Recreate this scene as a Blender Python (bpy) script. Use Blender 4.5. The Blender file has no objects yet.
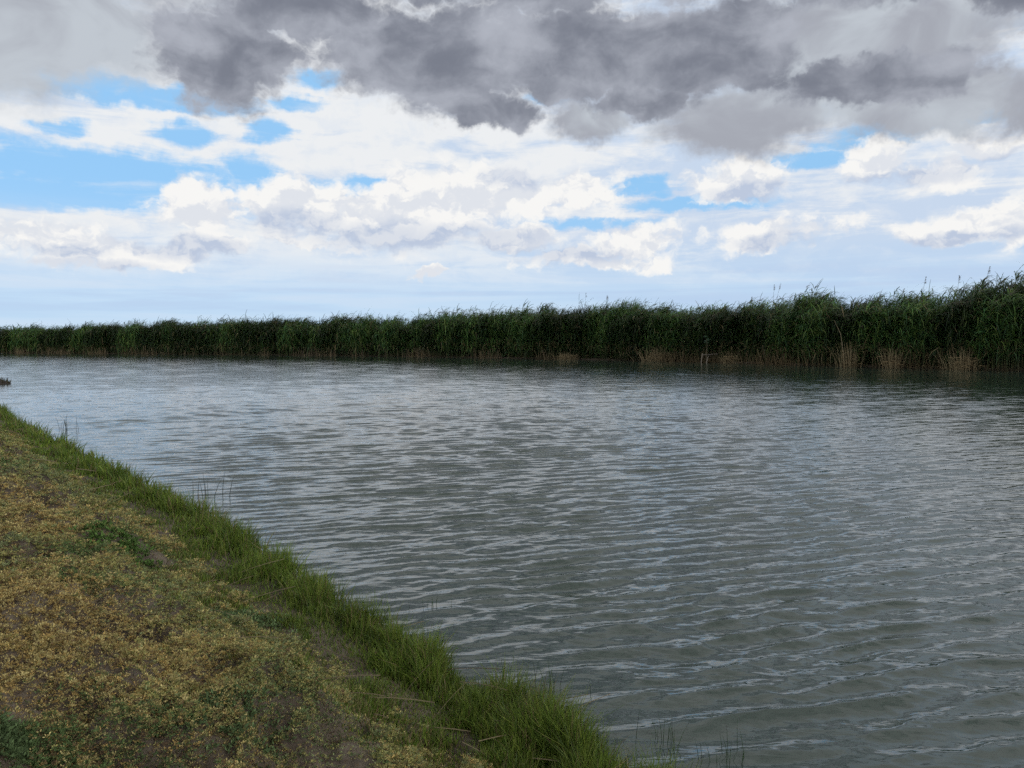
import bpy, math
import numpy as np
from mathutils import Vector, Matrix

rng = np.random.default_rng(11)
scene = bpy.context.scene
COL = scene.collection
R = math.radians

# ------------------------------------------------------------------ camera
FPX, H_EYE, HOR = 759.0, 1.6, 345.0
PITCH = math.atan((384 - HOR) / FPX)
cam_d = bpy.data.cameras.new('camera')
cam_d.sensor_width = 36.0
cam_d.lens = FPX / 1024 * 36.0
cam_d.clip_start = 0.05
cam_d.clip_end = 20000
cam = bpy.data.objects.new('camera', cam_d)
COL.objects.link(cam)
cam.location = (0, 0, H_EYE)
cam.rotation_euler = (math.pi / 2 - PITCH, 0, 0)
scene.camera = cam


def ray(px, py):
    """world direction seen at a photo pixel (used to survey the place)"""
    x, z = (px - 512) / FPX, (384 - py) / FPX
    c, s = math.cos(PITCH), math.sin(PITCH)
    return Vector((x, c + z * s, -s + z * c))


def ground_pt(px, py, z=0.0):
    d = ray(px, py)
    t = (z - H_EYE) / d.z
    return (d.x * t, d.y * t)


def azel(px, py):
    d = ray(px, py).normalized()
    return math.degrees(math.atan2(d.x, d.y)), math.degrees(math.asin(d.z))


# ------------------------------------------------------------------ numpy noise
def _hash(ix, iy, seed):
    n = (ix.astype(np.int64) * 374761393 + iy.astype(np.int64) * 668265263 + seed * 974711) & 0xffffffff
    n = ((n ^ (n >> 13)) * 1274126177) & 0xffffffff
    n = n ^ (n >> 16)
    return (n & 0xffff) / 65535.0


def vnoise(x, y, seed=0):
    ix, iy = np.floor(x), np.floor(y)
    fx, fy = x - ix, y - iy
    fx = fx * fx * (3 - 2 * fx)
    fy = fy * fy * (3 - 2 * fy)
    a = _hash(ix, iy, seed); b = _hash(ix + 1, iy, seed)
    c = _hash(ix, iy + 1, seed); d = _hash(ix + 1, iy + 1, seed)
    return (a * (1 - fx) + b * fx) * (1 - fy) + (c * (1 - fx) + d * fx) * fy


def fbm(x, y, seed=0, octaves=4, gain=0.5):
    v = 0; a = 1.0; t = 0
    for o in range(octaves):
        v = v + a * vnoise(x * 2 ** o + 13.7 * o, y * 2 ** o - 7.3 * o, seed + o)
        t += a; a *= gain
    return v / t


def sstep(a, b, x):
    t = np.clip((x - a) / (b - a), 0, 1)
    return t * t * (3 - 2 * t)


# ------------------------------------------------------------------ node helpers
class NB:
    def __init__(self, tree):
        self.t = tree

    def new(self, kind, **kw):
        n = self.t.nodes.new(kind)
        for k, v in kw.items():
            setattr(n, k, v)
        return n

    def put(self, sock, v):
        if isinstance(v, E):
            v = v.s
        if isinstance(v, bpy.types.NodeSocket):
            self.t.links.new(v, sock)
        else:
            sock.default_value = v

    def math(self, op, a, b=None, c=None, clamp=False):
        n = self.new('ShaderNodeMath', operation=op, use_clamp=clamp)
        self.put(n.inputs[0], a)
        if b is not None: self.put(n.inputs[1], b)
        if c is not None: self.put(n.inputs[2], c)
        return E(self, n.outputs[0])

    def vmath(self, op, a, b=None, out=0):
        n = self.new('ShaderNodeVectorMath', operation=op)
        self.put(n.inputs[0], a)
        if b is not None: self.put(n.inputs[1], b)
        return E(self, n.outputs[out])

    def smooth(self, x, a, b, lo=0.0, hi=1.0):
        n = self.new('ShaderNodeMapRange', interpolation_type='SMOOTHSTEP')
        self.put(n.inputs[0], x)
        n.inputs[1].default_value = a; n.inputs[2].default_value = b
        n.inputs[3].default_value = lo; n.inputs[4].default_value = hi
        return E(self, n.outputs[0])

    def comb(self, x, y, z=0.0):
        n = self.new('ShaderNodeCombineXYZ')
        self.put(n.inputs[0], x); self.put(n.inputs[1], y); self.put(n.inputs[2], z)
        return E(self, n.outputs[0])

    def noise(self, vec, scale, detail=5.0, rough=0.5, dist=0.0, lac=2.0, color=False, dim='3D'):
        n = self.new('ShaderNodeTexNoise', noise_dimensions=dim)
        self.put(n.inputs['Vector'], vec)
        n.inputs['Scale'].default_value = scale
        n.inputs['Detail'].default_value = detail
        n.inputs['Roughness'].default_value = rough
        n.inputs['Lacunarity'].default_value = lac
        n.inputs['Distortion'].default_value = dist
        return E(self, n.outputs['Color' if color else 'Fac'])

    def mix(self, f, a, b):
        n = self.new('ShaderNodeMix', data_type='RGBA')
        n.clamp_factor = True
        self.put(n.inputs[0], f)
        for i, v in ((6, a), (7, b)):
            if isinstance(v, tuple) and len(v) == 3: v = (*v, 1.0)
            self.put(n.inputs[i], v)
        return E(self, n.outputs[2])


class E:
    def __init__(self, nb, s): self.nb, self.s = nb, s
    def __add__(self, o): return self.nb.math('ADD', self, o)
    __radd__ = __add__
    def __sub__(self, o): return self.nb.math('SUBTRACT', self, o)
    def __rsub__(self, o): return self.nb.math('SUBTRACT', o, self)
    def __mul__(self, o): return self.nb.math('MULTIPLY', self, o)
    __rmul__ = __mul__
    def __truediv__(self, o): return self.nb.math('DIVIDE', self, o)
    def max(self, o): return self.nb.math('MAXIMUM', self, o)
    def min(self, o): return self.nb.math('MINIMUM', self, o)
    def clamp(self): return self.nb.math('ADD', self, 0.0, clamp=True)


# ------------------------------------------------------------------ sky
SUN_AZ, SUN_EL = 126.0, 24.0            # degrees right of the view, above the horizon
SKY_STRENGTH = 0.1
world = bpy.data.worlds.new('World')
scene.world = world
world.use_nodes = True
wt = world.node_tree
wt.nodes.clear()
n = NB(wt)
out = n.new('ShaderNodeOutputWorld')
bg = n.new('ShaderNodeBackground')
wt.links.new(bg.outputs[0], out.inputs[0])
bg.inputs[1].default_value = SKY_STRENGTH
sky = n.new('ShaderNodeTexSky', sky_type='NISHITA')
sky.sun_disc = False
sky.sun_elevation = R(SUN_EL)
sky.sun_rotation = R(SUN_AZ)
sky.air_density = 1.0; sky.dust_density = 0.6; sky.ozone_density = 2.0
tc = n.new('ShaderNodeTexCoord')
D = E(n, tc.outputs['Generated'])
sep = n.new('ShaderNodeSeparateXYZ')
n.put(sep.inputs[0], D)
dx, dy, dz = (E(n, sep.outputs[i]) for i in range(3))
az = n.math('ARCTAN2', dx, dy) * (180 / math.pi)
el = n.math('ARCSINE', dz) * (180 / math.pi)
P = n.comb(az, el, 0.0)
# wandering outlines: everything that follows is read at a warped direction
w1 = n.noise(D, 9.0, 5.0, 0.6, color=True)
w2 = n.noise(D, 30.0, 4.0, 0.6, color=True)
warp = n.vmath('ADD', n.vmath('MULTIPLY', n.vmath('SUBTRACT', w1, (.5, .5, .5)), (6.5, 4.0, 0)),
               n.vmath('MULTIPLY', n.vmath('SUBTRACT', w2, (.5, .5, .5)), (3.0, 2.0, 0)))
PW = n.vmath('ADD', P, warp)
PS = n.vmath('ADD', P, n.vmath('MULTIPLY', n.vmath('SUBTRACT', w2, (.5, .5, .5)), (3.5, 1.6, 0)))


def field(coord, blobs):
    f = None
    for b in blobs:
        px, py, rx, ry = b[:4]
        w = b[4] if len(b) > 4 else 1.0
        a0, e0 = azel(px, py)
        ra = abs(azel(px + rx, py)[0] - azel(px - rx, py)[0]) / 2
        re = abs(azel(px, py + ry)[1] - azel(px, py - ry)[1]) / 2
        m_ = n.new('ShaderNodeVectorMath', operation='MULTIPLY_ADD')
        n.put(m_.inputs[0], coord); n.put(m_.inputs[1], (1 / ra, 1 / re, 0)); n.put(m_.inputs[2], (-a0 / ra, -e0 / re, 0))
        q = m_.outputs[0]
        g = n.math('MULTIPLY_ADD', n.vmath('LENGTH', q, out=1), -w, w)
        f = g if f is None else f.max(g)
    return f.max(-1.0)


# coordinates of a flat cloud sheet overhead: gives clouds their perspective
zz = dz.max(0.0) + 0.10
SHEET = n.comb(dx / zz, dy / zz, 0.0)
sheet_n = n.noise(n.vmath('MULTIPLY', SHEET, (1.0, 1.6, 1)), 1.3, 5.0, 0.5, 0.3)
streak_n = n.noise(n.vmath('MULTIPLY', P, (0.11, 0.60, 1)), 1.0, 7.0, 0.62, 0.5)
PB = n.vmath('ADD', P, n.vmath('MULTIPLY', n.vmath('SUBTRACT', w2, (.5, .5, .5)), (2.2, 1.6, 0)))


def puffs(coord):
    """cauliflower: rounded cells broken up by fine noise"""
    v = n.new('ShaderNodeTexVoronoi', voronoi_dimensions='2D', feature='F1')
    n.put(v.inputs['Vector'], n.vmath('MULTIPLY', coord, (0.28, 0.42, 1)))
    v.inputs['Scale'].default_value = 1.0; v.inputs['Detail'].default_value = 3.0
    v.inputs['Roughness'].default_value = 0.55; v.inputs['Lacunarity'].default_value = 2.3
    f = n.noise(n.vmath('MULTIPLY', coord, (0.20, 0.32, 1)), 1.0, 7.0, 0.54, 0.15)
    return n.math('MULTIPLY_ADD', E(n, v.outputs['Distance']), -0.30, f + 0.16)


puff_n = puffs(PB)
puff_l = puffs(n.vmath('ADD', PB, (-0.40, 0.75, 0)))
big_n = n.noise(n.vmath('MULTIPLY', P, (0.075, 0.12, 1)), 1.0, 6.0, 0.48, 0.5)
mid_n = n.noise(n.vmath('MULTIPLY', P, (0.16, 0.26, 1)), 1.0, 6.0, 0.50, 0.6)

# 1 clear sky
blue = n.vmath('MULTIPLY', sky.outputs[0], (0.62, 1.0, 1.42))
c = n.mix(n.smooth(el, 0.0, 12.0), (5.4, 7.2, 9.3), (3.3, 6.2, 9.4))
c = n.mix(0.12, c, blue)
# 2 bands of distant stratus near the horizon
band = n.noise(n.vmath('MULTIPLY', P, (0.030, 0.60, 1)), 1.0, 6.0, 0.55, 0.4)
c = n.mix(n.smooth(band, 0.38, 0.62) * n.smooth(el, 0.2, 1.6) * n.smooth(el, 10.0, 6.0) * 0.75, c, (6.3, 7.5, 9.0))
c = n.mix(n.smooth(band, 0.52, 0.40) * n.smooth(el, 1.0, 3.0) * n.smooth(el, 7.5, 5.0) * 0.45, c, (5.1, 6.0, 8.0))
# 3 thin white sheets with blue gaps
gaps = field(PS, [(100, 180, 215, 34, 2.0), (10, 172, 100, 22, 1.5), (215, 190, 50, 14), (115, 88, 95, 14, 1.4), (180, 102, 80, 11, 1.3),
                  (185, 132, 28, 14), (268, 132, 24, 12), (365, 188, 50, 11, 1.4), (638, 186, 34, 11, 1.4), (600, 222, 60, 6),
                  (815, 160, 50, 11, 1.4), (900, 128, 60, 11, 1.4), (965, 118, 45, 9), (60, 126, 34, 9), (870, 143, 60, 7),
                  (300, 105, 30, 8), (320, 78, 26, 11), (690, 205, 80, 6), (250, 170, 30, 18), (550, 100, 30, 6)])
veil = n.smooth(gaps * -0.9 + (streak_n - 0.5) * 2.3 + (puff_n - .5) * .5, -0.55, 0.30)
veil = veil * n.smooth(el, 2.4, 8.5) * n.smooth(gaps, 1.25, 0.05)
veil = veil.max(n.smooth(streak_n + (puff_n - .5) * .3, 0.46, 0.74) * n.smooth(el, 3.0, 8.0) * 0.5)
veil_w = n.smooth(streak_n + n.smooth(az, 12.0, -8.0) * 0.16 + n.smooth(el, 6.0, 14.0) * .06, 0.46, 0.72)
vcol = n.mix(veil_w + (puff_n - puff_l) * 1.2, (5.8, 6.9, 8.5), (8.45, 8.65, 8.85))
c = n.mix(veil, c, vcol)
# 4 cumulus
cum = field(PW, [(50, 240, 110, 26), (120, 250, 130, 18), (200, 210, 66, 30), (180, 246, 75, 16), (300, 210, 66, 40), (385, 222, 80, 36),
                 (460, 205, 85, 46), (530, 200, 60, 34), (520, 245, 60, 14), (640, 240, 46, 26), (595, 262, 90, 12),
                 (733, 182, 74, 26), (765, 234, 78, 19), (950, 226, 74, 20), (875, 155, 46, 30), (930, 168, 70, 24),
                 (1000, 140, 60, 22), (300, 244, 40, 6), (430, 271, 22, 5), (1010, 222, 40, 24), (590, 190, 40, 22),
                 (1100, 180, 70, 40), (-60, 220, 60, 40), (1200, 240, 90, 30), (-160, 250, 120, 40)])
cden = n.smooth(cum + (puff_n - 0.5) * 1.5, -0.20, 0.28)
shade = field(PS, [(195, 248, 85, 17), (400, 240, 130, 22), (300, 226, 60, 18), (560, 254, 70, 13), (470, 236, 80, 15), (755, 192, 66, 12),
                   (775, 243, 64, 10), (960, 238, 66, 9), (905, 180, 90, 13), (1010, 162, 60, 12), (520, 175, 50, 16), (70, 262, 120, 9),
                   (60, 250, 60, 8)])
relief = n.smooth(puff_n - puff_l, -0.13, 0.13)
lit = relief * 0.62 + 0.56 - n.smooth(shade, -0.25, 0.7) * 0.72
ccol = n.mix(lit.clamp(), (5.1, 5.85, 7.3), (9.3, 9.25, 9.1))
c = n.mix(cden, c, ccol)
# 5 the heavy grey cloud overhead
dark = field(PW, [(440, 60, 130, 70), (222, 52, 86, 70), (300, 5, 90, 40), (590, 58, 120, 60), (700, 50, 110, 58), (880, 80, 130, 26),
                  (560, -60, 340, 95), (860, -25, 90, 42), (300, -120, 500, 90), (1020, -10, 60, 32), (1150, 20, 130, 60), (480, 108, 78, 26), (640, 100, 60, 24)])
light_grey = field(PW, [(40, 20, 180, 84), (-120, 20, 150, 90), (745, 122, 120, 46), (930, 100, 160, 34), (860, 40, 220, 60), (600, 120, 60, 26), (80, -60, 200, 80),
                        (1050, 100, 80, 40)])
high = n.smooth(el, 29.0, 40.0)        # broken cover over the rest of the sky
hd = n.smooth(sheet_n * 0.55 + big_n * 0.45, 0.40, 0.60)
lden = n.smooth(light_grey + (big_n - 0.5) * 0.8 + (puff_n - .5) * 0.45, -0.10, 0.42)
lcol = n.mix(n.smooth(mid_n + n.smooth(az, 5.0, -20.0) * .12, 0.38, 0.66), (3.8, 4.0, 4.55), (5.3, 5.75, 6.3))
c = n.mix(lden, c, lcol)
dden = n.smooth(dark + (big_n - 0.5) * 0.8 + (puff_n - .5) * 0.8, -0.14, 0.24)
depth = n.smooth(n.math('MULTIPLY_ADD', mid_n, 1.5, dark * 0.30) + (puff_n - puff_l) * 0.45, 0.45, 1.25)
dcol = n.mix(depth, (4.35, 4.6, 5.25), (1.95, 2.12, 2.62))
c = n.mix(dden, c, dcol)
hcol = n.mix(hd, (8.2, 8.2, 8.4), (4.6, 4.65, 4.9))
c = n.mix(high, c, hcol)
# below the horizon the world stays a dull ground tone
c = n.mix(n.smooth(el, -0.2, -3.0), c, (1.2, 1.2, 1.1))
n.put(bg.inputs[0], c)
world.cycles.sampling_method = 'MANUAL'
world.cycles.sample_map_resolution = 512

sun_d = bpy.data.lights.new('sun', 'SUN')
sun_d.energy = 1.3
sun_d.angle = R(20)
sun_d.color = (1.0, 0.95, 0.88)
sun = bpy.data.objects.new('sun', sun_d)
COL.objects.link(sun)
sd = Vector((math.sin(R(SUN_AZ)) * math.cos(R(SUN_EL)), math.cos(R(SUN_AZ)) * math.cos(R(SUN_EL)), math.sin(R(SUN_EL))))
sun.rotation_euler = sd.to_track_quat('Z', 'Y').to_euler()

vs = scene.view_settings
vs.view_transform = 'Standard'; vs.look = 'None'; vs.exposure = 0.0; vs.gamma = 1.0
vs.use_curve_mapping = False

# ------------------------------------------------------------------ mesh helpers
def tag(o, label=None, cat=None, group=None, kind=None):
    for k, v in (('label', label), ('category', cat), ('group', group), ('kind', kind)):
        if v: o[k] = v
    return o


def mesh_obj(name, V, F, mat, cols=None, parent=None, smooth=False):
    V = np.ascontiguousarray(V, dtype=np.float32).reshape(-1, 3)
    F = np.ascontiguousarray(F, dtype=np.int32)
    k = F.shape[1]
    me = bpy.data.meshes.new(name)
    me.vertices.add(len(V)); me.vertices.foreach_set('co', V.ravel())
    me.loops.add(F.size); me.loops.foreach_set('vertex_index', F.ravel())
    me.polygons.add(len(F))
    me.polygons.foreach_set('loop_start', np.arange(0, F.size, k, dtype=np.int32))
    if smooth:
        me.polygons.foreach_set('use_smooth', np.ones(len(F), dtype=bool))
    if cols is not None:
        a = me.color_attributes.new('tint', 'FLOAT_COLOR', 'POINT')
        c4 = np.ones((len(V), 4), dtype=np.float32); c4[:, :3] = cols
        a.data.foreach_set('color', c4.ravel())
    me.update(calc_edges=True)
    me.materials.append(mat)
    o = bpy.data.objects.new(name, me)
    COL.objects.link(o)
    if parent is not None: o.parent = parent
    return o


def ribbons(C, W, S):
    """C (n,k,3) centre lines, W (n,k) half widths, S (n,3) side vectors -> verts, quads"""
    nb, k, _ = C.shape
    S = S[:, None, :] if S.ndim == 2 else S
    L = C - S * W[..., None]; Rr = C + S * W[..., None]
    V = np.stack([L, Rr], axis=2).reshape(-1, 3)
    base = (np.arange(nb) * k * 2)[:, None] + (np.arange(k - 1) * 2)[None, :]
    F = np.stack([base, base + 1, base + 3, base + 2], axis=-1).reshape(-1, 4)
    return V, F, k * 2


def tubes(C, Rad, sides=3):
    nb, k, _ = C.shape
    an = np.arange(sides) / sides * 2 * np.pi
    ring = np.stack([np.cos(an), np.sin(an), np.zeros(sides)], -1)
    V = (C[:, :, None, :] + Rad[:, :, None, None] * ring[None, None]).reshape(-1, 3)
    b = (np.arange(nb) * k * sides)[:, None, None] + (np.arange(k - 1) * sides)[None, :, None]
    i = np.arange(sides)[None, None, :]; j = (np.arange(sides) + 1)[None, None, :] % sides
    F = np.stack([b + i, b + j, b + sides + j, b + sides + i], -1).reshape(-1, 4)
    return V, F, k * sides


class Bag:
    def __init__(self): self.V, self.F, self.C, self.n = [], [], [], 0
    def add(self, vf, col):
        V, F, per = vf
        col = np.asarray(col, dtype=np.float32)
        if col.ndim == 1: col = np.tile(col, (len(V), 1))
        elif len(col) != len(V): col = np.repeat(col, per, axis=0)
        self.V.append(V); self.F.append(F + self.n); self.C.append(col); self.n += len(V)
    def build(self, name, mat, parent=None, smooth=False, origin=None):
        V = np.concatenate(self.V)
        if origin is not None: V = V - np.asarray(origin)
        return mesh_obj(name, V, np.concatenate(self.F), mat, np.concatenate(self.C), parent, smooth)


def leaf_material(name, transl=0.3, rough=0.6, spec=0.25, vary=0.25):
    m = bpy.data.materials.new(name); m.use_nodes = True
    t = m.node_tree; t.nodes.clear(); b = NB(t)
    o = b.new('ShaderNodeOutputMaterial')
    at = b.new('ShaderNodeAttribute', attribute_name='tint')
    geo = b.new('ShaderNodeNewGeometry')
    nz = b.noise(geo.outputs['Position'], 6.0, 3.0)
    fac = b.math('MULTIPLY_ADD', nz, 2 * vary, 1 - vary)
    col = b.vmath('SCALE', at.outputs['Color']); b.put(col.s.node.inputs['Scale'], fac)
    p = b.new('ShaderNodeBsdfPrincipled')
    b.put(p.inputs['Base Color'], col); p.inputs['Roughness'].default_value = rough
    p.inputs['Specular IOR Level'].default_value = spec
    tr = b.new('ShaderNodeBsdfTranslucent'); b.put(tr.inputs[0], col)
    mx = b.new('ShaderNodeMixShader'); mx.inputs[0].default_value = transl
    t.links.new(p.outputs[0], mx.inputs[1]); t.links.new(tr.outputs[0], mx.inputs[2])
    t.links.new(mx.outputs[0], o.inputs[0])
    return m


# ------------------------------------------------------------------ survey of the two banks
near = [(3.3, -40), (2.3, -12), (1.45, -4), (.9, 0.0)]
for px, py in [(655, 768), (560, 705), (430, 620), (300, 545), (200, 490), (100, 445), (0, 405)]:
    x, y = ground_pt(px, py, 0.0)
    near.append((x * 0.90 + (.14 if y < 4 else .01) - .035 * min(y, 9), y * 0.90))
near += [(-21.9, 31.3), (-40, 46), (-80, 70), (-170, 105), (-420, 170), (-1500, 330)]
NEAR = np.array(near)
far_px = [(1024, 371.3), (850, 366.8), (700, 362.2), (540, 359), (350, 356.0), (160, 354.2), (0, 353.3)]
FARB = [(60, -40), (52, 0), (45, 18), (38, 33)] + [ground_pt(a, b) for a, b in far_px] + [(-150, 163), (-260, 195), (-600, 275), (-1600, 480)]
FARB = np.array(FARB)


def smooth_line(L, it=2):
    for _ in range(it):
        a, b = L[:-1], L[1:]
        q = np.empty((2 * len(a), 2)); q[0::2] = a * .75 + b * .25; q[1::2] = a * .25 + b * .75
        L = np.concatenate([L[:1], q, L[-1:]])
    return L


NEAR = smooth_line(NEAR); FARB = smooth_line(FARB, 1)


def sdist(x, y, L, want_t=False):
    """distance to a line, positive on its left"""
    best = np.full(x.shape, 1e18); sg = np.zeros(x.shape); tt = np.zeros(x.shape)
    seg = np.linalg.norm(L[1:] - L[:-1], axis=1); cum_ = np.concatenate([[0], np.cumsum(seg)])
    for i in range(len(L) - 1):
        ax, ay = L[i]; bx, by = L[i + 1]; ex, ey = bx - ax, by - ay
        h = np.clip(((x - ax) * ex + (y - ay) * ey) / (ex * ex + ey * ey), 0, 1)
        qx, qy = x - ax - h * ex, y - ay - h * ey
        d2 = qx * qx + qy * qy
        m = d2 < best
        best = np.where(m, d2, best)
        sg = np.where(m, ex * (y - ay) - ey * (x - ax), sg)
        if want_t: tt = np.where(m, cum_[i] + h * seg[i], tt)
    d = np.sqrt(best) * np.where(sg >= 0, 1, -1)
    return (d, tt) if want_t else d


def bank_s(x, y):
    s = sdist(x, y, NEAR)
    s = s + 0.11 * (fbm(x * 1.1, y * 1.1, 5, 3) - 0.5) + 0.5 * (fbm(x * .35, y * .35, 9, 2) - 0.5) * sstep(4, 12, y)
    return s


PS_, PZ_ = [-30, -6, -1, -.2, 0, .12, .35, .62, .85, 1.15, 1.7, 3, 8, 30, 300], [-1.6, -1.2, -.45, -.12, -.015, .035, .09, .13, .20, .33, .40, .43, .46, .5, .6]


MOUNDS = [(*ground_pt(px, py, .42), mr, mh) for px, py, mr, mh in ((45, 478, .80, .13), (20, 545, .7, .10), (110, 590, .55, .10), (235, 600, .50, .10), (230, 685, .36, .09),
                                                                              (90, 700, .38, .08), (330, 655, .34, .07), (10, 640, .45, .09))]


def terrain(x, y, s=None):
    if s is None: s = bank_s(x, y)
    edge = s + 0.22 * (fbm(x * 1.6 + 4, y * 1.6, 21, 3) - 0.5) * sstep(0.5, 0.9, s)
    z = np.interp(edge, PS_, PZ_)
    land = sstep(0.55, 1.1, edge)
    z = z + land * (0.30 * (fbm(x * 0.75, y * 0.75, 31, 2) - 0.5) + 0.10 * (fbm(x * 2.2, y * 2.2, 35, 3) - 0.5)
                    + 0.26 * (fbm(x * 3.6, y * 4.0, 41, 2) - 0.5) + 0.11 * (fbm(x * 13, y * 13, 43, 2) - .5))
    for mx_, my_, mr, mh in MOUNDS:
        z = z + mh * land * sstep(1.25, .35, np.hypot(x - mx_, (y - my_) * .8) / mr + .5 * (fbm(x * 2.0, y * 2.0, 191, 2) - .5))
    z = z + sstep(0.02, .2, s) * 0.03 * (fbm(x * 4, y * 4, 51, 3) - .5)
    return z


def polar(r, th):
    rr, tt = np.meshgrid(r, th, indexing='ij')
    nr, nt = rr.shape
    i = np.arange(nr - 1)[:, None] * nt; j = np.arange(nt)[None, :]; j2 = (j + 1) % nt
    F = np.stack([i + j, i + nt + j, i + nt + j2, i + j2], -1).reshape(-1, 4)
    return rr * np.sin(tt), rr * np.cos(tt), F


def build_ground():
    r = np.concatenate([[0.02], np.geomspace(0.25, 5000, 1100)])
    th = np.concatenate([np.linspace(-48, 40, 620, endpoint=False), np.linspace(40, 312, 150, endpoint=False)])
    x, y, F = polar(r, np.radians(th))
    x, y = x.ravel(), y.ravel()
    z = terrain(x, y)
    # the far shore
    sf = -sdist(x, y, FARB)
    zf = np.interp(sf, [-30, -3, 0, .6, 3, 40], [-1.6, -1.0, -.05, .12, .25, .4]) + 0.1 * (fbm(x * .5, y * .5, 61, 2) - .5)
    z = np.where(sf > -10, np.maximum(z, zf), z)
    far_r = np.hypot(x, y)
    z = np.where((far_r > 900), 0.35, z)
    m = bpy.data.materials.new('bank_soil'); m.use_nodes = True
    t = m.node_tree; b = NB(t); p = t.nodes['Principled BSDF']
    g = b.new('ShaderNodeNewGeometry')
    pos = E(b, g.outputs['Position'])
    n1 = b.noise(pos, 3.0, 6.0, 0.6); n2 = b.noise(pos, 28.0, 5.0, 0.65)
    col = b.mix(b.smooth(n1, .35, .65), (.070, .056, .042), (.145, .118, .088))
    col = b.mix(b.smooth(n2, .42, .7) * .55, col, (.045, .034, .026))
    sz = b.new('ShaderNodeSeparateXYZ'); b.put(sz.inputs[0], pos)
    wet = b.smooth(E(b, sz.outputs[2]) + n1 * .06, .12, .04)
    col = b.mix(wet * .75, col, (.022, .018, .014))
    b.put(p.inputs['Base Color'], col); b.put(p.inputs['Roughness'], wet * -.5 + .95)
    p.inputs['Specular IOR Level'].default_value = 0.15
    bp = b.new('ShaderNodeBump'); bp.inputs['Strength'].default_value = 0.9; bp.inputs['Distance'].default_value = 0.03
    b.put(bp.inputs['Height'], n2 * .6 + n1 * .4)
    t.links.new(bp.outputs[0], p.inputs['Normal'])
    o = mesh_obj('ground', np.stack([x, y, z], -1), F, m, smooth=True)
    tag(o, 'low earthen canal bank and the flat land around it', 'ground', kind='structure')


def build_water():
    r = np.concatenate([[0.05, 0.5], np.geomspace(1.5, 260, 1850), np.geomspace(300, 5000, 12)])
    th = np.concatenate([np.linspace(-44, 42, 760, endpoint=False), np.linspace(42, 316, 120, endpoint=False)])
    x, y, F = polar(r, np.radians(th))
    rr = np.hypot(x, y)
    dr = rr * 0.0029 * 1.6
    g = np.random.default_rng(4)
    # short chop, the wind ripples that carry the pattern, and a little long swell
    lam = np.concatenate([np.exp(g.uniform(math.log(.06), math.log(.14), 40)), .215 * np.exp(g.normal(0, .27, 52)),
                          np.exp(g.uniform(math.log(.6), math.log(2.2), 12))])
    slope = np.concatenate([np.full(40, .021), np.full(52, .037), np.full(12, .009)])
    ang = R(107) + g.normal(0, 1, len(lam)) * np.concatenate([np.full(40, .42), np.full(52, .19), np.full(12, .28)])
    ph = g.uniform(0, 2 * np.pi, len(lam))
    gust = 0.80 + 1.3 * (fbm(x * .13 + 3, y * .07, 71, 3) - 0.45) + .5 * (fbm(x * .7, y * .5, 73, 2) - .5)
    gust = np.clip(gust, .35, 1.25)
    wx = x + 0.10 * (fbm(x * 1.5, y * 1.5, 81, 2) - .5); wy = y + 0.14 * (fbm(x * 1.3 + 9, y * 1.3, 83, 2) - .5)
    h = np.zeros_like(x); hx = np.zeros_like(x); hy = np.zeros_like(x)
    for L, s, a, p in zip(lam, slope, ang, ph):
        fade = np.clip(L / (1.9 * dr) - 0.7, 0, 1)
        if s == 0: continue
        k = 2 * np.pi / L
        q = k * (wx * math.cos(a) + wy * math.sin(a)) + p
        amp = fade * (s / k) * 0.76
        h += amp * np.sin(q)
        qc = 1.3 * amp * np.cos(q)
        hx += qc * math.cos(a); hy += qc * math.sin(a)      # crests pinch, troughs widen
    h *= gust; hx *= gust; hy *= gust
    sN = sdist(x, y, NEAR); sF = sdist(x, y, FARB)
    h *= 0.35 + 0.65 * sstep(-0.1, 1.4, -sN)
    h *= 0.5 + 0.5 * sstep(0, 4, sF)
    calm = (0.35 + 0.65 * sstep(-0.1, 1.4, -sN)) * np.where(rr > 250, 0, 1)
    h = np.where(rr > 250, 0, h); hx = hx * calm; hy = hy * calm
    m = bpy.data.materials.new('murky_water'); m.use_nodes = True
    t = m.node_tree; b = NB(t); p = t.nodes['Principled BSDF']
    geo = b.new('ShaderNodeNewGeometry'); pos = E(b, geo.outputs['Position'])
    tcn = b.noise(pos, 0.5, 3.0)
    b.put(p.inputs['Base Color'], b.mix(tcn, (.021, .037, .027), (.029, .047, .035)))
    p.inputs['Roughness'].default_value = 0.04
    p.inputs['IOR'].default_value = 1.37; p.inputs['Specular IOR Level'].default_value = 1.0
    mp = b.new('ShaderNodeMapping'); b.put(mp.inputs['Vector'], pos)
    mp.inputs['Rotation'].default_value = (0, 0, R(-17)); mp.inputs['Scale'].default_value = (0.30, 1.0, 1.0)
    v = E(b, mp.outputs[0])
    h1 = b.noise(v, 3.2, 3.0, .55, .6); h2 = b.noise(v, 11.0, 3.0, .55, .5); h3 = b.noise(pos, 34.0, 2.0, .5)
    hh = h1 * 0.012 + h2 * 0.0055 + h3 * 0.0006
    bp = b.new('ShaderNodeBump'); bp.inputs['Strength'].default_value = 1.0; bp.inputs['Distance'].default_value = 1.0
    b.put(bp.inputs['Height'], hh)
    t.links.new(bp.outputs[0], p.inputs['Normal'])
    o = mesh_obj('water', np.stack([(x + hx).ravel(), (y + hy).ravel(), h.ravel()], -1), F, m, smooth=True)
    tag(o, 'wind-rippled grey green water of a wide canal', 'water', kind='structure')


# ------------------------------------------------------------------ reeds
REED_M = GRASS_M = MAT_M = DRY_M = None


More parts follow.
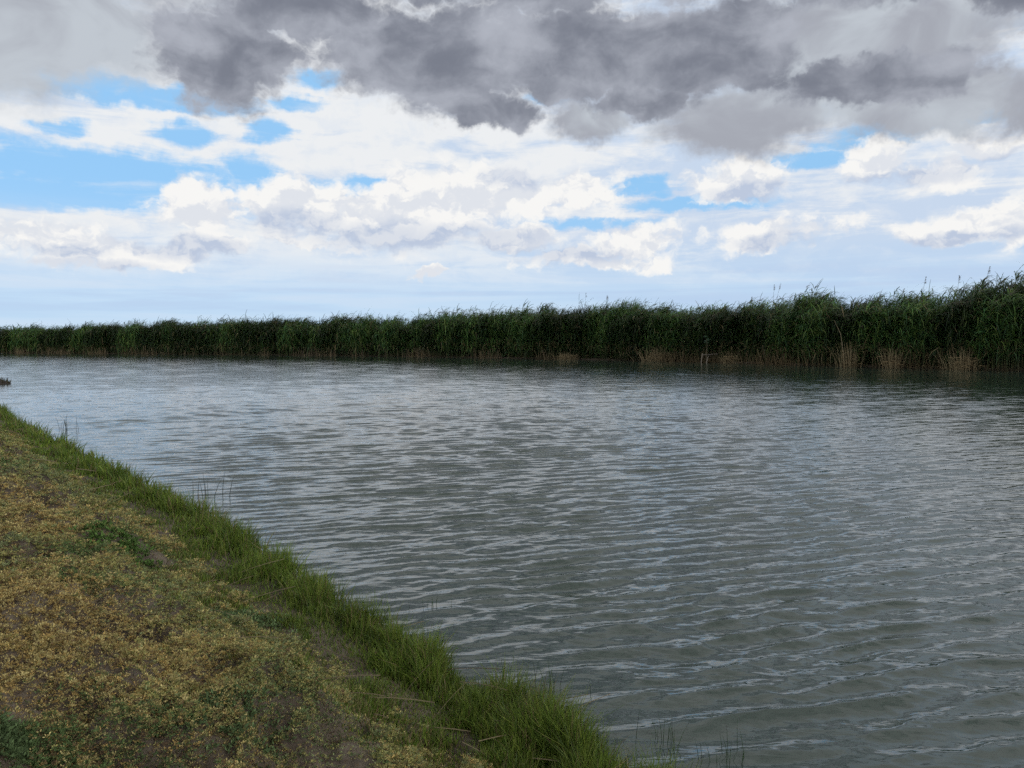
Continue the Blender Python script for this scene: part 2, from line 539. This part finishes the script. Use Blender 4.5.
def line_points(L, t):
    seg = np.linalg.norm(L[1:] - L[:-1], axis=1); cm = np.concatenate([[0], np.cumsum(seg)])
    x = np.interp(t, cm, L[:, 0]); y = np.interp(t, cm, L[:, 1])
    i = np.clip(np.searchsorted(cm, t, side='right') - 1, 0, len(seg) - 1)
    d = (L[1:] - L[:-1])[i] / seg[i][:, None]
    return x, y, d


TOP_PX = [(-200, 333), (0, 329), (60, 328), (100, 326), (150, 325), (230, 321), (300, 322), (340, 319), (400, 321), (425, 318), (440, 313), (500, 314), (540, 309),
          (600, 307), (640, 306), (700, 309), (760, 305), (800, 299), (825, 297), (840, 305), (870, 298), (900, 299), (925, 302), (950, 294),
          (985, 286), (1024, 280), (1200, 270)]


def reed_height(x, y):
    """canopy height at a point of the far shore, from the surveyed skyline"""
    px = 512 + FPX * x / np.maximum(y, 1)
    top = np.interp(px, [a for a, _ in TOP_PX], [b for _, b in TOP_PX])
    h = H_EYE + (HOR - top) * np.hypot(y, 0) / FPX
    return np.where(y < 30, 6.0, np.clip(h, 3.5, 6.3))


GREENS = np.array([(.042, .094, .022), (.062, .120, .026), (.028, .074, .025), (.090, .130, .030), (.034, .068, .025)])


def reed_stalks(bag, x, y, h, z0, g, nleaf=14, leaf_scale=1.0, tan=0.2, seglow=1.0, fol=0.18):
    nst = len(x)
    lean = np.stack([g.normal(.30, .16, nst), g.normal(-.05, .16, nst)], -1) * h[:, None] * 0.24
    k = 5
    u = np.linspace(0, 1, k)
    base = np.stack([x, y, z0], -1)
    C = base[:, None, :] + np.concatenate([lean[:, None, :] * (u ** 2.2)[None, :, None], (h[:, None] * u[None])[..., None]], -1)
    rad = (0.010 * leaf_scale) * (1.1 - 0.8 * u)[None] * np.ones((nst, 1))
    tc_ = np.array([(.15, .112, .06), (.09, .075, .04), (.20, .15, .08), (.05, .06, .025)])[g.integers(0, 4, nst)]
    gc = GREENS[g.integers(0, 5, nst)]
    shade_ = (.45 + 1.15 * sstep(.36, .64, fbm(x * .42, y * .42, 171, 3))) * g.uniform(.7, 1.3, nst)
    V, F, per = tubes(C, rad, 3)
    cc = np.where((u < tan)[None, :, None], tc_[:, None, :], gc[:, None, :])
    bag.add((V, F, per), np.repeat(cc.reshape(-1, 3), 3, axis=0))
    # leaves
    uu = g.uniform(fol, 1.0, (nst, nleaf)) ** 0.85
    uu[:, :4] = g.uniform(0.92, 1.0, (nst, 4))
    bx = base[:, None, :2] + lean[:, None, :] * (uu ** 2.2)[..., None]
    bz = z0[:, None] + h[:, None] * uu
    A = np.concatenate([bx, bz[..., None]], -1).reshape(-1, 3)
    nl = len(A)
    an = g.normal(0.05, 1.0, nl)                      # blown towards +x
    ln = g.uniform(.45, 1.0, nl) * leaf_scale
    up = g.uniform(.6, 1.9, nl)
    hd_ = np.stack([np.cos(an), np.sin(an), np.zeros(nl)], -1)
    kk = 4
    s = np.linspace(0, 1, kk)
    droop = g.uniform(.5, 1.8, nl)
    L = A[:, None, :] + hd_[:, None, :] * (ln[:, None] * s[None])[..., None]
    L[..., 2] += ln[:, None] * (up[:, None] * s[None] - droop[:, None] * s[None] ** 2 * 1.1)
    wd = (0.022 * leaf_scale * np.array([.5, 1, .75, .05]))[None] * g.uniform(.7, 1.3, nl)[:, None]
    side = np.stack([-np.sin(an), np.cos(an), g.normal(0, .5, nl)], -1)
    side /= np.linalg.norm(side, axis=1)[:, None]
    # feathery heads on some stalks
    pl = np.flatnonzero(g.random(nst) < .38)
    if nleaf > 11 and len(pl):
        rep_ = np.repeat(pl, 6); top = C[rep_, -1]; k3 = np.linspace(0, 1, 3)
        pa = g.normal(0, .5, len(rep_)); q = g.uniform(.12, .42, len(rep_)) * leaf_scale
        T = top[:, None, :] - np.array([0, 0, .18])[None, None] * g.random((len(rep_), 1, 1)) + np.stack([(np.cos(pa) * q)[:, None] * k3, (np.sin(pa) * q)[:, None] * k3, q[:, None] * (1.0 * k3 - .55 * k3 ** 2)], -1)
        bag.add(ribbons(T, np.array([.006, .013, .003])[None] * leaf_scale * np.ones((len(rep_), 1)), np.tile([0, .5, .86], (len(rep_), 1))), np.array([.095, .085, .055]) * g.uniform(.6, 1.2, len(rep_))[:, None])
    lc = GREENS[g.integers(0, 5, nl)] * (g.uniform(.75, 1.3, nl) * np.repeat(shade_, nleaf))[:, None]
    dry = g.random(nl) < np.where(uu.ravel() < .42, .35, .03)
    lc[dry] = np.array([.19, .15, .075]) * g.uniform(.6, 1.2, dry.sum())[:, None]
    bag.add(ribbons(L, wd, side), lc)


def build_reeds():
    g = np.random.default_rng(21)
    seg = np.linalg.norm(FARB[1:] - FARB[:-1], axis=1); cm = np.concatenate([[0], np.cumsum(seg)])
    def t_of(i): return cm[i]
    # arc position of the points used as density breaks
    d0, t0 = sdist(np.array([45., 31, 3, -97, -260, -600]), np.array([18., 46, 87, 144, 195, 275]), FARB, True)
    bag = Bag()
    for (a, b, dens, depth, nleaf, ls) in ((t0[0], t0[1], 40, 4, 14, 1.3), (t0[1], t0[2], 90, 5, 30, 1.1), (t0[2], t0[3], 60, 5, 22, 1.4),
                                           (t0[3], t0[4], 24, 4, 12, 2.2), (t0[4], t0[5], 8, 4, 9, 3.5)):
        N = int((b - a) * dens)
        t = g.uniform(a, b, N)
        v = g.random(N) ** 1.25 * depth
        x, y, d = line_points(FARB, t)
        clump = fbm(t * .45, v * .5, 91, 3)
        v = np.maximum(v - 0.5 + 2.6 * (fbm(t * .28, t * 0, 97, 3) - .45), -.6 + .5 * g.random(N))
        nx, ny = d[:, 1], -d[:, 0]
        x, y = x + nx * v, y + ny * v
        h = reed_height(x, y) * (0.68 + 0.40 * clump + g.normal(0, .085, N)) * (0.86 + .12 * sstep(0, 1.6, v))
        reed_stalks(bag, x, y, h, np.full(N, -0.1), g, nleaf, ls)
        # low growth behind the front rows
        N = int((b - a) * dens * .6); t = g.uniform(a, b, N); v = g.uniform(.8, depth, N)
        x, y, d = line_points(FARB, t); x, y = x + d[:, 1] * v, y - d[:, 0] * v
        reed_stalks(bag, x, y, g.uniform(.9, 2.4, N), np.full(N, -.1), g, max(6, nleaf // 2), ls * 1.2, fol=.02)
    # short dry stems at the foot of the bed
    for (a, b, dens) in ((t0[0], t0[2], 46), (t0[2], t0[3], 24)):
        N = int((b - a) * dens); t = g.uniform(a, b, N)
        keep = fbm(t * .33, t * 0 + 3, 101, 3) > g.uniform(.42, .75, N); t = t[keep]; N = len(t)
        x, y, d = line_points(FARB, t); v = g.uniform(-.75, .3, N)
        x, y = x + d[:, 1] * v, y - d[:, 0] * v
        h = g.uniform(.4, 1.5, N); an = g.uniform(0, 6.28, N); k = 3; u = np.linspace(0, 1, k)
        C = np.stack([x, y, np.full(N, -.1)], -1)[:, None, :] + np.stack([np.cos(an) * .3 * h, np.sin(an) * .3 * h, h], -1)[:, None, :] * u[None, :, None]
        bag.add(ribbons(C, np.array([.02, .016, .006])[None] * np.ones((N, 1)), np.tile([1., .3, 0], (N, 1))),
                np.array([.22, .165, .09]) * g.uniform(.2, 1.2, N)[:, None])
    o = bag.build('reed_bed', REED_M)
    tag(o, 'dense dark green reed bed along the far shore', 'reeds', kind='stuff')


def shore_pt(px, back=0.0):
    """point of the far waterline at a photo column"""
    t = np.linspace(0, 700, 14000); x, y, d = line_points(FARB, t)
    q = 512 + FPX * x / np.maximum(y, 1); q[y < 20] = 1e9
    i = int(np.argmin(np.abs(q - px)))
    return x[i] + d[i, 1] * back, y[i] - d[i, 0] * back


def build_reed_things():
    g = np.random.default_rng(33)
    # pale dry clumps standing at the water line
    for px, w, hh, lab in ((572, 2.6, .95, 'low tan clump of dry reed stems, leftmost of the pale clumps'),
                           (664, 3.0, 1.5, 'broad sandy fan of dry reed stems at the foot of the far reeds'),
                           (738, 1.1, 1.25, 'narrow tan clump of dry reeds beside the broken stakes'),
                           (857, 1.7, 1.9, 'dry reed clump splayed in a tall fan with one long bent stem'),
                           (899, 1.5, 1.5, 'upright dry reed clump between the splayed fan and the tallest reeds'),
                           (972, 2.2, 1.5, 'brown dry reed clump under the tallest reeds at the right')):
        x, y = shore_pt(px, -0.75)
        N = int(55 * w); ox = g.normal(0, w * .26, N); oy = g.uniform(-.3, .5, N)
        h = hh * g.uniform(.45, 1.1, N); k = 4; u = np.linspace(0, 1, k)
        fan = ox / w * h * g.uniform(.3, 1.1, N) + g.normal(0, .08, N) * h
        C = np.stack([ox, oy, np.full(N, -.12)], -1)[:, None, :] + np.stack([fan[:, None] * u ** 1.5, g.normal(0, .12, N)[:, None] * u, h[:, None] * u], -1)
        b = Bag(); b.add(tubes(C, np.array([.016, .014, .011, .004])[None] * np.ones((N, 1)), 3),
                         np.array([.37, .29, .165]) * g.uniform(.45, 1.25, N)[:, None])
        N = int(26 * w); ox = g.normal(0, w * .26, N); an = g.normal(0, 1.4, N); ln = g.uniform(.3, .6, N)
        u = np.linspace(0, 1, 3); z = g.uniform(.1, .55, N) * hh
        C = np.stack([ox, g.uniform(-.35, .4, N), z], -1)[:, None, :] + np.stack(
            [(np.cos(an) * ln)[:, None] * u, (np.sin(an) * ln)[:, None] * u, ln[:, None] * (.6 * u - .9 * u ** 2)], -1)
        b.add(ribbons(C, np.array([.012, .016, .003])[None] * np.ones((N, 1)), np.tile([.2, .5, .8], (N, 1))),
                         np.array([.26, .19, .10]) * g.uniform(.5, 1.2, N)[:, None])
        root = b.build('dry_reed_clump', DRY_M); root.location = (x, y, 0)
        tag(root, lab, 'dry reeds', 'dry reed clumps along the far water line')
        if px == 857:
            C = np.array([[[-.35, 0, 0], [-.55, 0, 1.2], [-.75, 0, 2.4], [-1.25, 0, 3.4]]], dtype=float)
            b = Bag(); b.add(tubes(C, np.array([[.03, .028, .024, .01]]), 5), np.array([.25, .20, .13])); b.build('bent_stem', DRY_M, root)
    # single stalks with plumes that rise over the skyline
    for px, ty, tilt, lab in ((578, 293, .1, 'thin upright reed stalk, first above the skyline at mid picture'),
                              (599, 296, .5, 'short reed stalk with a bushy side plume above the middle of the bed'),
                              (762, 285, .15, 'straight thin reed stalk, left one of the close pair'),
                              (768, 284, .8, 'leaning thin reed stalk, right one of the close pair'),
                              (740, 297, .1, 'short bare reed stalk just left of the close pair'),
                              (893, 289, .9, 'slanting bare reed stalk above the dip in the reeds'),
                              (914, 277, .6, 'reed stalk with a small round dark head'),
                              (947, 276, .25, 'upright reed stalk with a dark plume left of the tallest reeds'),
                              (976, 267, .8, 'slanting plumed reed stalk over the tallest reeds'),
                              (1018, 262, .9, 'tallest slanting reed stalk at the right edge')):
        x, y = shore_pt(px, 1.2)
        H = H_EYE + (HOR - ty) * y / FPX
        root = bpy.data.objects.new('reed_stalk', None); COL.objects.link(root); root.location = (x - tilt * .8, y, 0)
        tag(root, lab, 'reed stalk', 'tall reed stalks above the skyline')
        u = np.linspace(0, 1, 6)
        C = np.stack([tilt * .8 * u ** 2.5, 0 * u, -.1 + (H + .1) * u], -1)[None]
        b = Bag(); b.add(tubes(C, (.017 * (1.15 - .75 * u))[None], 5), np.array([.09, .09, .05])); b.build('stem', REED_M, root)
        N = 34; s = g.uniform(0, 1, N); top = C[0, -1]; L0 = np.stack([top[0] - .25 * tilt * s * .6, 0 * s, top[2] - .5 * s], -1)
        an = g.normal(0, .9, N); ln = g.uniform(.10, .24, N) * (.5 + s * .6) * (1.3 if px == 599 else .75); uu = np.linspace(0, 1, 3)
        Cp = L0[:, None, :] + np.stack([(np.cos(an) * ln)[:, None] * uu, (np.sin(an) * ln)[:, None] * uu, (ln * .7)[:, None] * (uu - .7 * uu ** 2)], -1)
        b = Bag(); b.add(ribbons(Cp, np.array([.006, .012, .004])[None] * np.ones((N, 1)), np.tile([0, .6, .8], (N, 1))),
                         np.array([.10, .08, .055]) * g.uniform(.7, 1.2, N)[:, None]); b.build('seed_plume', REED_M, root)
        for q in range(3):
            z = H * (.80 - .05 * q); aa = g.normal(.1, .5); ln = g.uniform(.35, .6); sx = tilt * .8 * (z / H) ** 2.5
            Cl = np.stack([sx + math.cos(aa) * ln * uu, math.sin(aa) * ln * uu, z + ln * (.8 * uu - .6 * uu ** 2)], -1)[None]
            b = Bag(); b.add(ribbons(Cl, np.array([[.012, .018, .003]]), np.array([[0, .5, .86]])), np.array([.035, .08, .033]))
            b.build('leaf', REED_M, root)
    # broken stakes with a crossbar at the reed edge
    x, y = shore_pt(714, -1.3)
    root = bpy.data.objects.new('stake_frame', None); COL.objects.link(root); root.location = (x, y, 0)
    tag(root, 'pale broken wooden stakes with a crossbar standing in water by reeds', 'stakes')
    k = np.linspace(0, 1, 5)
    def stick(name, a, b_, r0, r1, col, par):
        a, b_ = np.array(a, float), np.array(b_, float)
        Cc = a + (b_ - a) * k[:, None]; Cc[1:-1] += g.normal(0, .02, (3, 3))
        bb = Bag(); bb.add(tubes(Cc[None], (r0 + (r1 - r0) * k)[None], 6), np.array(col)); return bb.build(name, DRY_M, par)
    stick('stake', (-.28, 0, -.3), (-.18, 0, .85), .045, .035, (.34, .28, .22), root)
    stick('stake', (.12, .1, -.3), (.38, .05, .62), .05, .035, (.30, .25, .20), root)
    # a horizontal pole lies along x: ribbon box
    for i, (a, b_) in enumerate((((-.15, .06, .72), (1.25, .25, .80)),)):
        a, b_ = np.array(a), np.array(b_); Cc = a + (b_ - a) * k[:, None]
        bb = Bag()
        for sd_ in ((0, 0, 1.), (0, 1., 0)):
            bb.add(ribbons(Cc[None], np.full((1, 5), .035), np.array([sd_])), np.array([.27, .23, .19]))
        bb.build('crossbar', DRY_M, root)
    pole = stick('pole', (.25, .2, -.2), (.22, .25, 2.2), .035, .02, (.16, .14, .09), root)
    N = 26; uu = np.linspace(0, 1, 3); an = g.uniform(0, 6.28, N); ln = g.uniform(.2, .45, N)
    Cl = np.stack([np.full(N, .22), np.full(N, .25), g.uniform(1.7, 2.35, N)], -1)[:, None, :] + np.stack(
        [(np.cos(an) * ln)[:, None] * uu, (np.sin(an) * ln)[:, None] * uu, ln[:, None] * (.7 * uu - .7 * uu ** 2)], -1)
    b = Bag(); b.add(ribbons(Cl, np.array([.02, .03, .004])[None] * np.ones((N, 1)), np.tile([0, .5, .8], (N, 1))), np.array([.05, .10, .055]))
    b.build('leaf_tuft', REED_M, root)


# ------------------------------------------------------------------ near bank vegetation
def bank_points(n_, tmax, g, smin, smax, dens_pow=1.0, rmin=1.6):
    """random points of the bank, thinned with the square of the distance"""
    # polar sampling round the photographer's place: density ~ 1/r^dens_pow
    lo, hi = math.log(rmin), math.log(tmax)
    r = np.exp(g.uniform(lo, hi, n_))
    th = np.radians(g.uniform(-52, 18, n_))
    x, y = r * np.sin(th), r * np.cos(th)
    s = bank_s(x, y)
    m = (s > smin) & (s < smax)
    return x[m], y[m], s[m], r[m]


BARE = None


def bare_spots(x, y):
    """trodden earth: where the plants leave the soil open"""
    global BARE
    if BARE is None:
        BARE = [(*ground_pt(px, py, .3), rr) for px, py, rr in ((112, 515, .42), (70, 490, .3), (335, 752, .17), (395, 690, .13), (150, 545, .2))]
    b = np.zeros_like(x)
    wob = .8 * (fbm(x * 3, y * 3, 181, 3) - .5)
    for bx, by, rr in BARE:
        b = np.maximum(b, sstep(1.15, .55, np.hypot(x - bx, y - by) / rr + wob))
    return b


def build_grass():
    g = np.random.default_rng(51)
    bag = Bag()
    x, y, s, r = bank_points(1500000, 60, g, -0.10, 1.6, rmin=1.9)
    strip = 0.80 + .24 * sstep(4, 8, y) + 0.5 * (fbm(x * 1.3, y * 1.3, 111, 3) - .5)
    tuft = fbm(x * 5, y * 5, 113, 3)
    bare = bare_spots(x, y)
    prob = sstep(strip + .22, strip - .22, s) * (0.42 + .75 * sstep(.38, .62, tuft)) * (1 - .85 * bare)
    prob *= np.where(s < .02, .55, 1.0)
    m = g.random(len(x)) < prob * 0.62
    x, y, s, r, tuft = x[m], y[m], s[m], r[m], tuft[m]
    N = len(x)

    z = terrain(x, y, s) - .01
    big = sstep(3.0, 14, r)                              # far blades stand for several
    edge = sstep(.42, .08, s)
    h = (0.046 + 0.104 * edge) * (.56 + .85 * sstep(.35, .72, tuft)) * g.uniform(.65, 1.35, N) * (1 + .15 * big)
    an = g.uniform(0, 2 * np.pi, N)
    bend = h * g.uniform(.05, .62, N) * np.where(g.random(N) < .15, 1.7, 1)
    k = 4; u = np.linspace(0, 1, k)
    dirx = np.cos(an) * bend + .03 * h; diry = np.sin(an) * bend
    C = np.stack([x, y, z], -1)[:, None, :] + np.stack([dirx[:, None] * u ** 2, diry[:, None] * u ** 2,
                                                         h[:, None] * u * (1 - .18 * u * (bend / h)[:, None])], -1)
    wd = (0.0021 + .0052 * big)[:, None] * np.array([1, .95, .65, .06])[None] * g.uniform(.7, 1.3, N)[:, None]
    aw = g.uniform(0, np.pi, N); side = np.stack([np.cos(aw), np.sin(aw), 0 * aw], -1)
    pal = np.array([(.090, .145, .020), (.14, .205, .028), (.105, .16, .026), (.19, .235, .042), (.062, .105, .02)])
    col = pal[g.integers(0, 5, N)] * g.uniform(.75, 1.25, N)[:, None]
    patch = fbm(x * 1.7, y * 1.7, 121, 2)[:, None]
    col = col * (.75 + .55 * patch)
    dead = g.random(N) < (.10 + .28 * sstep(.35, .75, s))
    col[dead] = np.array([.20, .155, .075]) * g.uniform(.6, 1.2, dead.sum())[:, None]
    bag.add(ribbons(C, wd, side), col)
    # long dead stalks fallen among the blades
    M = 110; i = g.integers(0, N, M); an = g.uniform(0, 6.28, M); ln = g.uniform(.08, .32, M)
    C = np.stack([x[i], y[i], z[i] + g.uniform(.02, .09, M)], -1)[:, None, :] + np.stack(
        [(np.cos(an) * ln)[:, None] * u, (np.sin(an) * ln)[:, None] * u, ln[:, None] * (.30 * u - .1 * u ** 2)], -1)
    bag.add(ribbons(C, np.full((M, k), .0018) * (1 + 2 * big[i])[:, None], np.tile([.3, .3, .9], (M, 1))), np.array([.25, .20, .12]) * g.uniform(.5, 1.2, M)[:, None])
    o = bag.build('bank_grass', GRASS_M)
    tag(o, 'fresh green grass fringing the near waterline', 'grass', kind='stuff')


def sprigs(bag, x, y, z, size, col, g, nl=9, flat=.55):
    N = len(x)
    an = g.uniform(0, 2 * np.pi, (N, nl)); upw = g.uniform(.3, 1.15, (N, nl))
    ln = size[:, None] * g.uniform(.6, 1.25, (N, nl))
    ho = np.sqrt(1 - (upw * .8) ** 2)
    d = np.stack([np.cos(an) * ho, np.sin(an) * ho, upw * (1 - flat * .3)], -1)
    A = np.stack([x, y, z], -1)[:, None, :] + d * (ln * g.uniform(.0, .7, (N, nl)))[..., None]
    B = A + d * (ln * .65)[..., None]
    side = np.cross(d, g.normal(0, 1, (N, nl, 3))); side /= np.linalg.norm(side, axis=-1)[..., None] + 1e-9
    Mid = (A + B) / 2; w = ln * .15
    V = np.stack([A, Mid - side * w[..., None], B, Mid + side * w[..., None]], 2).reshape(-1, 3)
    F = np.arange(len(V)).reshape(-1, 4)
    cc = np.repeat(col[:, None, :] * g.uniform(.7, 1.3, (N, nl, 1)), 4, axis=1).reshape(-1, 3)
    bag.add((V, F, 4), cc)


def build_mat():
    g = np.random.default_rng(61)
    bag = Bag()
    x, y, s, r = bank_points(760000, 34, g, 0.5, 30, rmin=1.9)
    strip = 0.66 + .12 * sstep(4, 8, y) + 0.40 * (fbm(x * 1.3, y * 1.3, 111, 3) - .5)
    cov = fbm(x * 2.3, y * 2.3, 131, 4)
    bare = bare_spots(x, y)
    m = g.random(len(x)) < sstep(strip - .38, strip + .02, s) * (.55 + .5 * sstep(.28, .44, cov)) * (1 - .85 * bare)
    x, y, s, r = x[m], y[m], s[m], r[m]
    lim = np.sqrt(x * x + y * y) < 34
    x, y, s, r = x[lim], y[lim], s[lim], r[lim]
    N = len(x)
    z = terrain(x, y, s) - .006
    cov = fbm(x * 2.3, y * 2.3, 131, 4)
    z = z + .060 * sstep(.38, .62, fbm(x * 9, y * 9, 133, 2)) * g.random(N) ** .7
    size = np.clip(.0073 * (r / 2.2) ** .75, .008, .08) * g.uniform(.7, 1.5, N)
    tan = np.array((.35, .305, .15)); rust = np.array((.31, .23, .095)); olive = np.array((.235, .235, .095)); sage = np.array((.165, .20, .105)); dgreen = np.array((.075, .12, .05)); brown = np.array((.12, .085, .055))
    a = fbm(x * 1.0, y * 1.0, 141, 3); b_ = fbm(x * 2.6 + 5, y * 2.6, 143, 3); c_ = fbm(x * 1.6 - 3, y * 1.6 + 8, 147, 3)
    q = a * .6 + b_ * .4 + g.normal(0, .075, N)
    col = np.where((q > .505)[:, None], tan, olive)
    col = np.where(((q > .54))[:, None] & (g.random(N) < .5)[:, None], rust, col)
    col = np.where((q < .40)[:, None], sage, col)
    col = np.where(((c_ + g.normal(0, .09, N)) > .71)[:, None], dgreen, col)
    col = np.where((g.random(N) < .20)[:, None], brown, col)
    # rim next to the grass is greener
    rim = sstep(1.5, .9, s) * .8
    pick = g.random(N) < rim * .6
    col[pick] = np.where((g.random(pick.sum()) < .5)[:, None], olive, sage)
    col = col * g.uniform(.75, 1.35, N)[:, None] * np.array([1.22, 1.17, 1.02])
    sprigs(bag, x, y, z, size, col, g, 11)
    o = bag.build('dry_groundcover', MAT_M)
    tag(o, 'tan and olive mat of low creeping plants on the bank', 'ground cover', kind='stuff')


def top_pt(px, py):
    x, y = ground_pt(px, py, .4)
    for _ in range(6):
        z = float(terrain(np.array([x]), np.array([y]))[0]); x, y = ground_pt(px, py, z)
    return x, y, z


def build_small_things():
    g = np.random.default_rng(71)
    for px, py, rad, lab in ((212, 708, .17, 'blue green leafy weed patch in the tan mat near the lower bank'),
                             (250, 622, .19, 'dark green weed patch on the mat uphill of the grass edge'),
                             (118, 541, .22, 'small bright green broadleaf weed beside the bare soil'),
                             (12, 750, .09, 'grey green weed patch at the lower left corner')):
        x, y, z = top_pt(px, py)
        N = 260; rr = rad * np.sqrt(g.random(N)) * g.uniform(.6, 1.25, N); an = g.uniform(0, 6.28, N)
        xx, yy = x + rr * np.cos(an) * 1.25, y + rr * np.sin(an)
        zz_ = terrain(xx, yy) + .028 * (1 - rr / rad / 1.3)
        b = Bag(); sprigs(b, xx, yy, zz_, np.full(N, .022 * (1 if y < 4 else 1.6)), (np.array([.105, .155, .065]) if py > 560 else np.array([.09, .16, .04])) * g.uniform(.5, 1.3, N)[:, None], g, 10)
        o = b.build('weed_patch', MAT_M, origin=(x, y, z)); o.location = (x, y, z)
        tag(o, lab, 'weed', 'green weed patches on the bank')
    # rushes standing in the shallows
    for px, py, nst, h, wdt, lab in ((203, 497, 9, .26, .16, 'sparse dark rush stems in open water off the grassy edge'),
                                     (72, 430, 14, .28, .16, 'small dark rush tuft at the waterline far along the bank'),
                                     (553, 690, 12, .15, .06, 'dark rush tuft at the water edge beside the tallest grass'),
                                     (672, 742, 12, .12, .06, 'thin rush stems in the water just off the grass point'),
                                     (718, 762, 13, .12, .05, 'short green rush tuft standing alone in the foreground water'),
                                     (430, 606, 10, .07, .05, 'tiny rush sprig floating just off the grass')):
        x, y = ground_pt(px, py, 0)
        ox, oy = g.normal(0, wdt, nst), g.normal(0, wdt * .4, nst); hh = h * g.uniform(.5, 1.15, nst); u = np.linspace(0, 1, 4)
        C = np.stack([ox, oy, np.full(nst, -.05)], -1)[:, None, :] + np.stack([g.normal(0, .18, nst)[:, None] * hh[:, None] * u ** 2, g.normal(0, .1, nst)[:, None] * hh[:, None] * u, (hh[:, None] + .05) * u], -1)
        w = .0011 if y < 6 else .003
        b = Bag(); b.add(tubes(C, w * np.array([1.2, 1, .8, .2])[None] * np.ones((nst, 1)), 4), np.tile([.045, .085, .03] if py > 600 else [.035, .05, .035], (nst, 1)) * g.uniform(.7, 1.3, nst)[:, None])
        root = b.build('rush_tuft', GRASS_M); root.location = (x, y, 0)
        tag(root, lab, 'rushes', 'rush tufts in the shallows')
    # dark tip of earth at the left edge
    x, y = ground_pt(-13, 384.0, 0)
    na, nr = 28, 9
    an, rr = np.meshgrid(np.linspace(0, 2 * np.pi, na, endpoint=False), np.linspace(0, 1, nr), indexing='ij')
    X = 1.05 * rr * np.cos(an); Y = .8 * rr * np.sin(an)
    Z = .30 * (1 - rr ** 1.6) * (.8 + .5 * fbm(X * 3 + 5, Y * 3, 151, 3)) - .06
    idx = np.arange(na * nr).reshape(na, nr); nxt = np.roll(idx, -1, 0)
    F = np.stack([idx[:, :-1], idx[:, 1:], nxt[:, 1:], nxt[:, :-1]], -1).reshape(-1, 4)
    o = mesh_obj('earth_mound', np.stack([X, Y, Z], -1).reshape(-1, 3), F, DRY_M, np.tile([.04, .032, .028], (na * nr, 1)), smooth=True)
    o.location = (x, y, 0)
    N = 160; uu = np.linspace(0, 1, 3); a2 = g.uniform(0, 6.28, N); r2 = .85 * np.sqrt(g.random(N)); hh = g.uniform(.05, .22, N)
    Cc = np.stack([1.05 * r2 * np.cos(a2), .8 * r2 * np.sin(a2), .24 * (1 - r2 ** 1.6) - .04], -1)[:, None, :] + np.stack([g.normal(0, .05, N)[:, None] * uu, 0 * uu[None] + g.normal(0, .05, N)[:, None] * uu, hh[:, None] * uu], -1)
    b = Bag(); b.add(ribbons(Cc, np.array([.012, .010, .002])[None] * np.ones((N, 1)), np.tile([1., .2, 0], (N, 1))), np.array([.06, .055, .03]) * g.uniform(.4, 1.4, N)[:, None]); tag(b.build('dry_grass', DRY_M, o), kind='stuff')
    tag(o, 'dark earth mound poking out of the water at far left', 'mound')


if True:
    REED_M = leaf_material('reed_leaf', .22, .5, .3)
    GRASS_M = leaf_material('grass_blade', .35, .5, .3)
    MAT_M = leaf_material('mat_leaf', .15, .8, .1)
    DRY_M = leaf_material('dry_stem', .05, .85, .1)
    build_ground(); build_water(); build_reeds(); build_reed_things(); build_grass(); build_mat(); build_small_things()

scene.cycles.use_adaptive_sampling = True
scene.cycles.adaptive_threshold = 0.02
scene.cycles.adaptive_min_samples = 12
scene.cycles.max_bounces = 6
scene.cycles.diffuse_bounces = 3
scene.cycles.glossy_bounces = 3
scene.cycles.transmission_bounces = 3
scene.cycles.caustics_reflective = False
scene.cycles.use_denoising = False
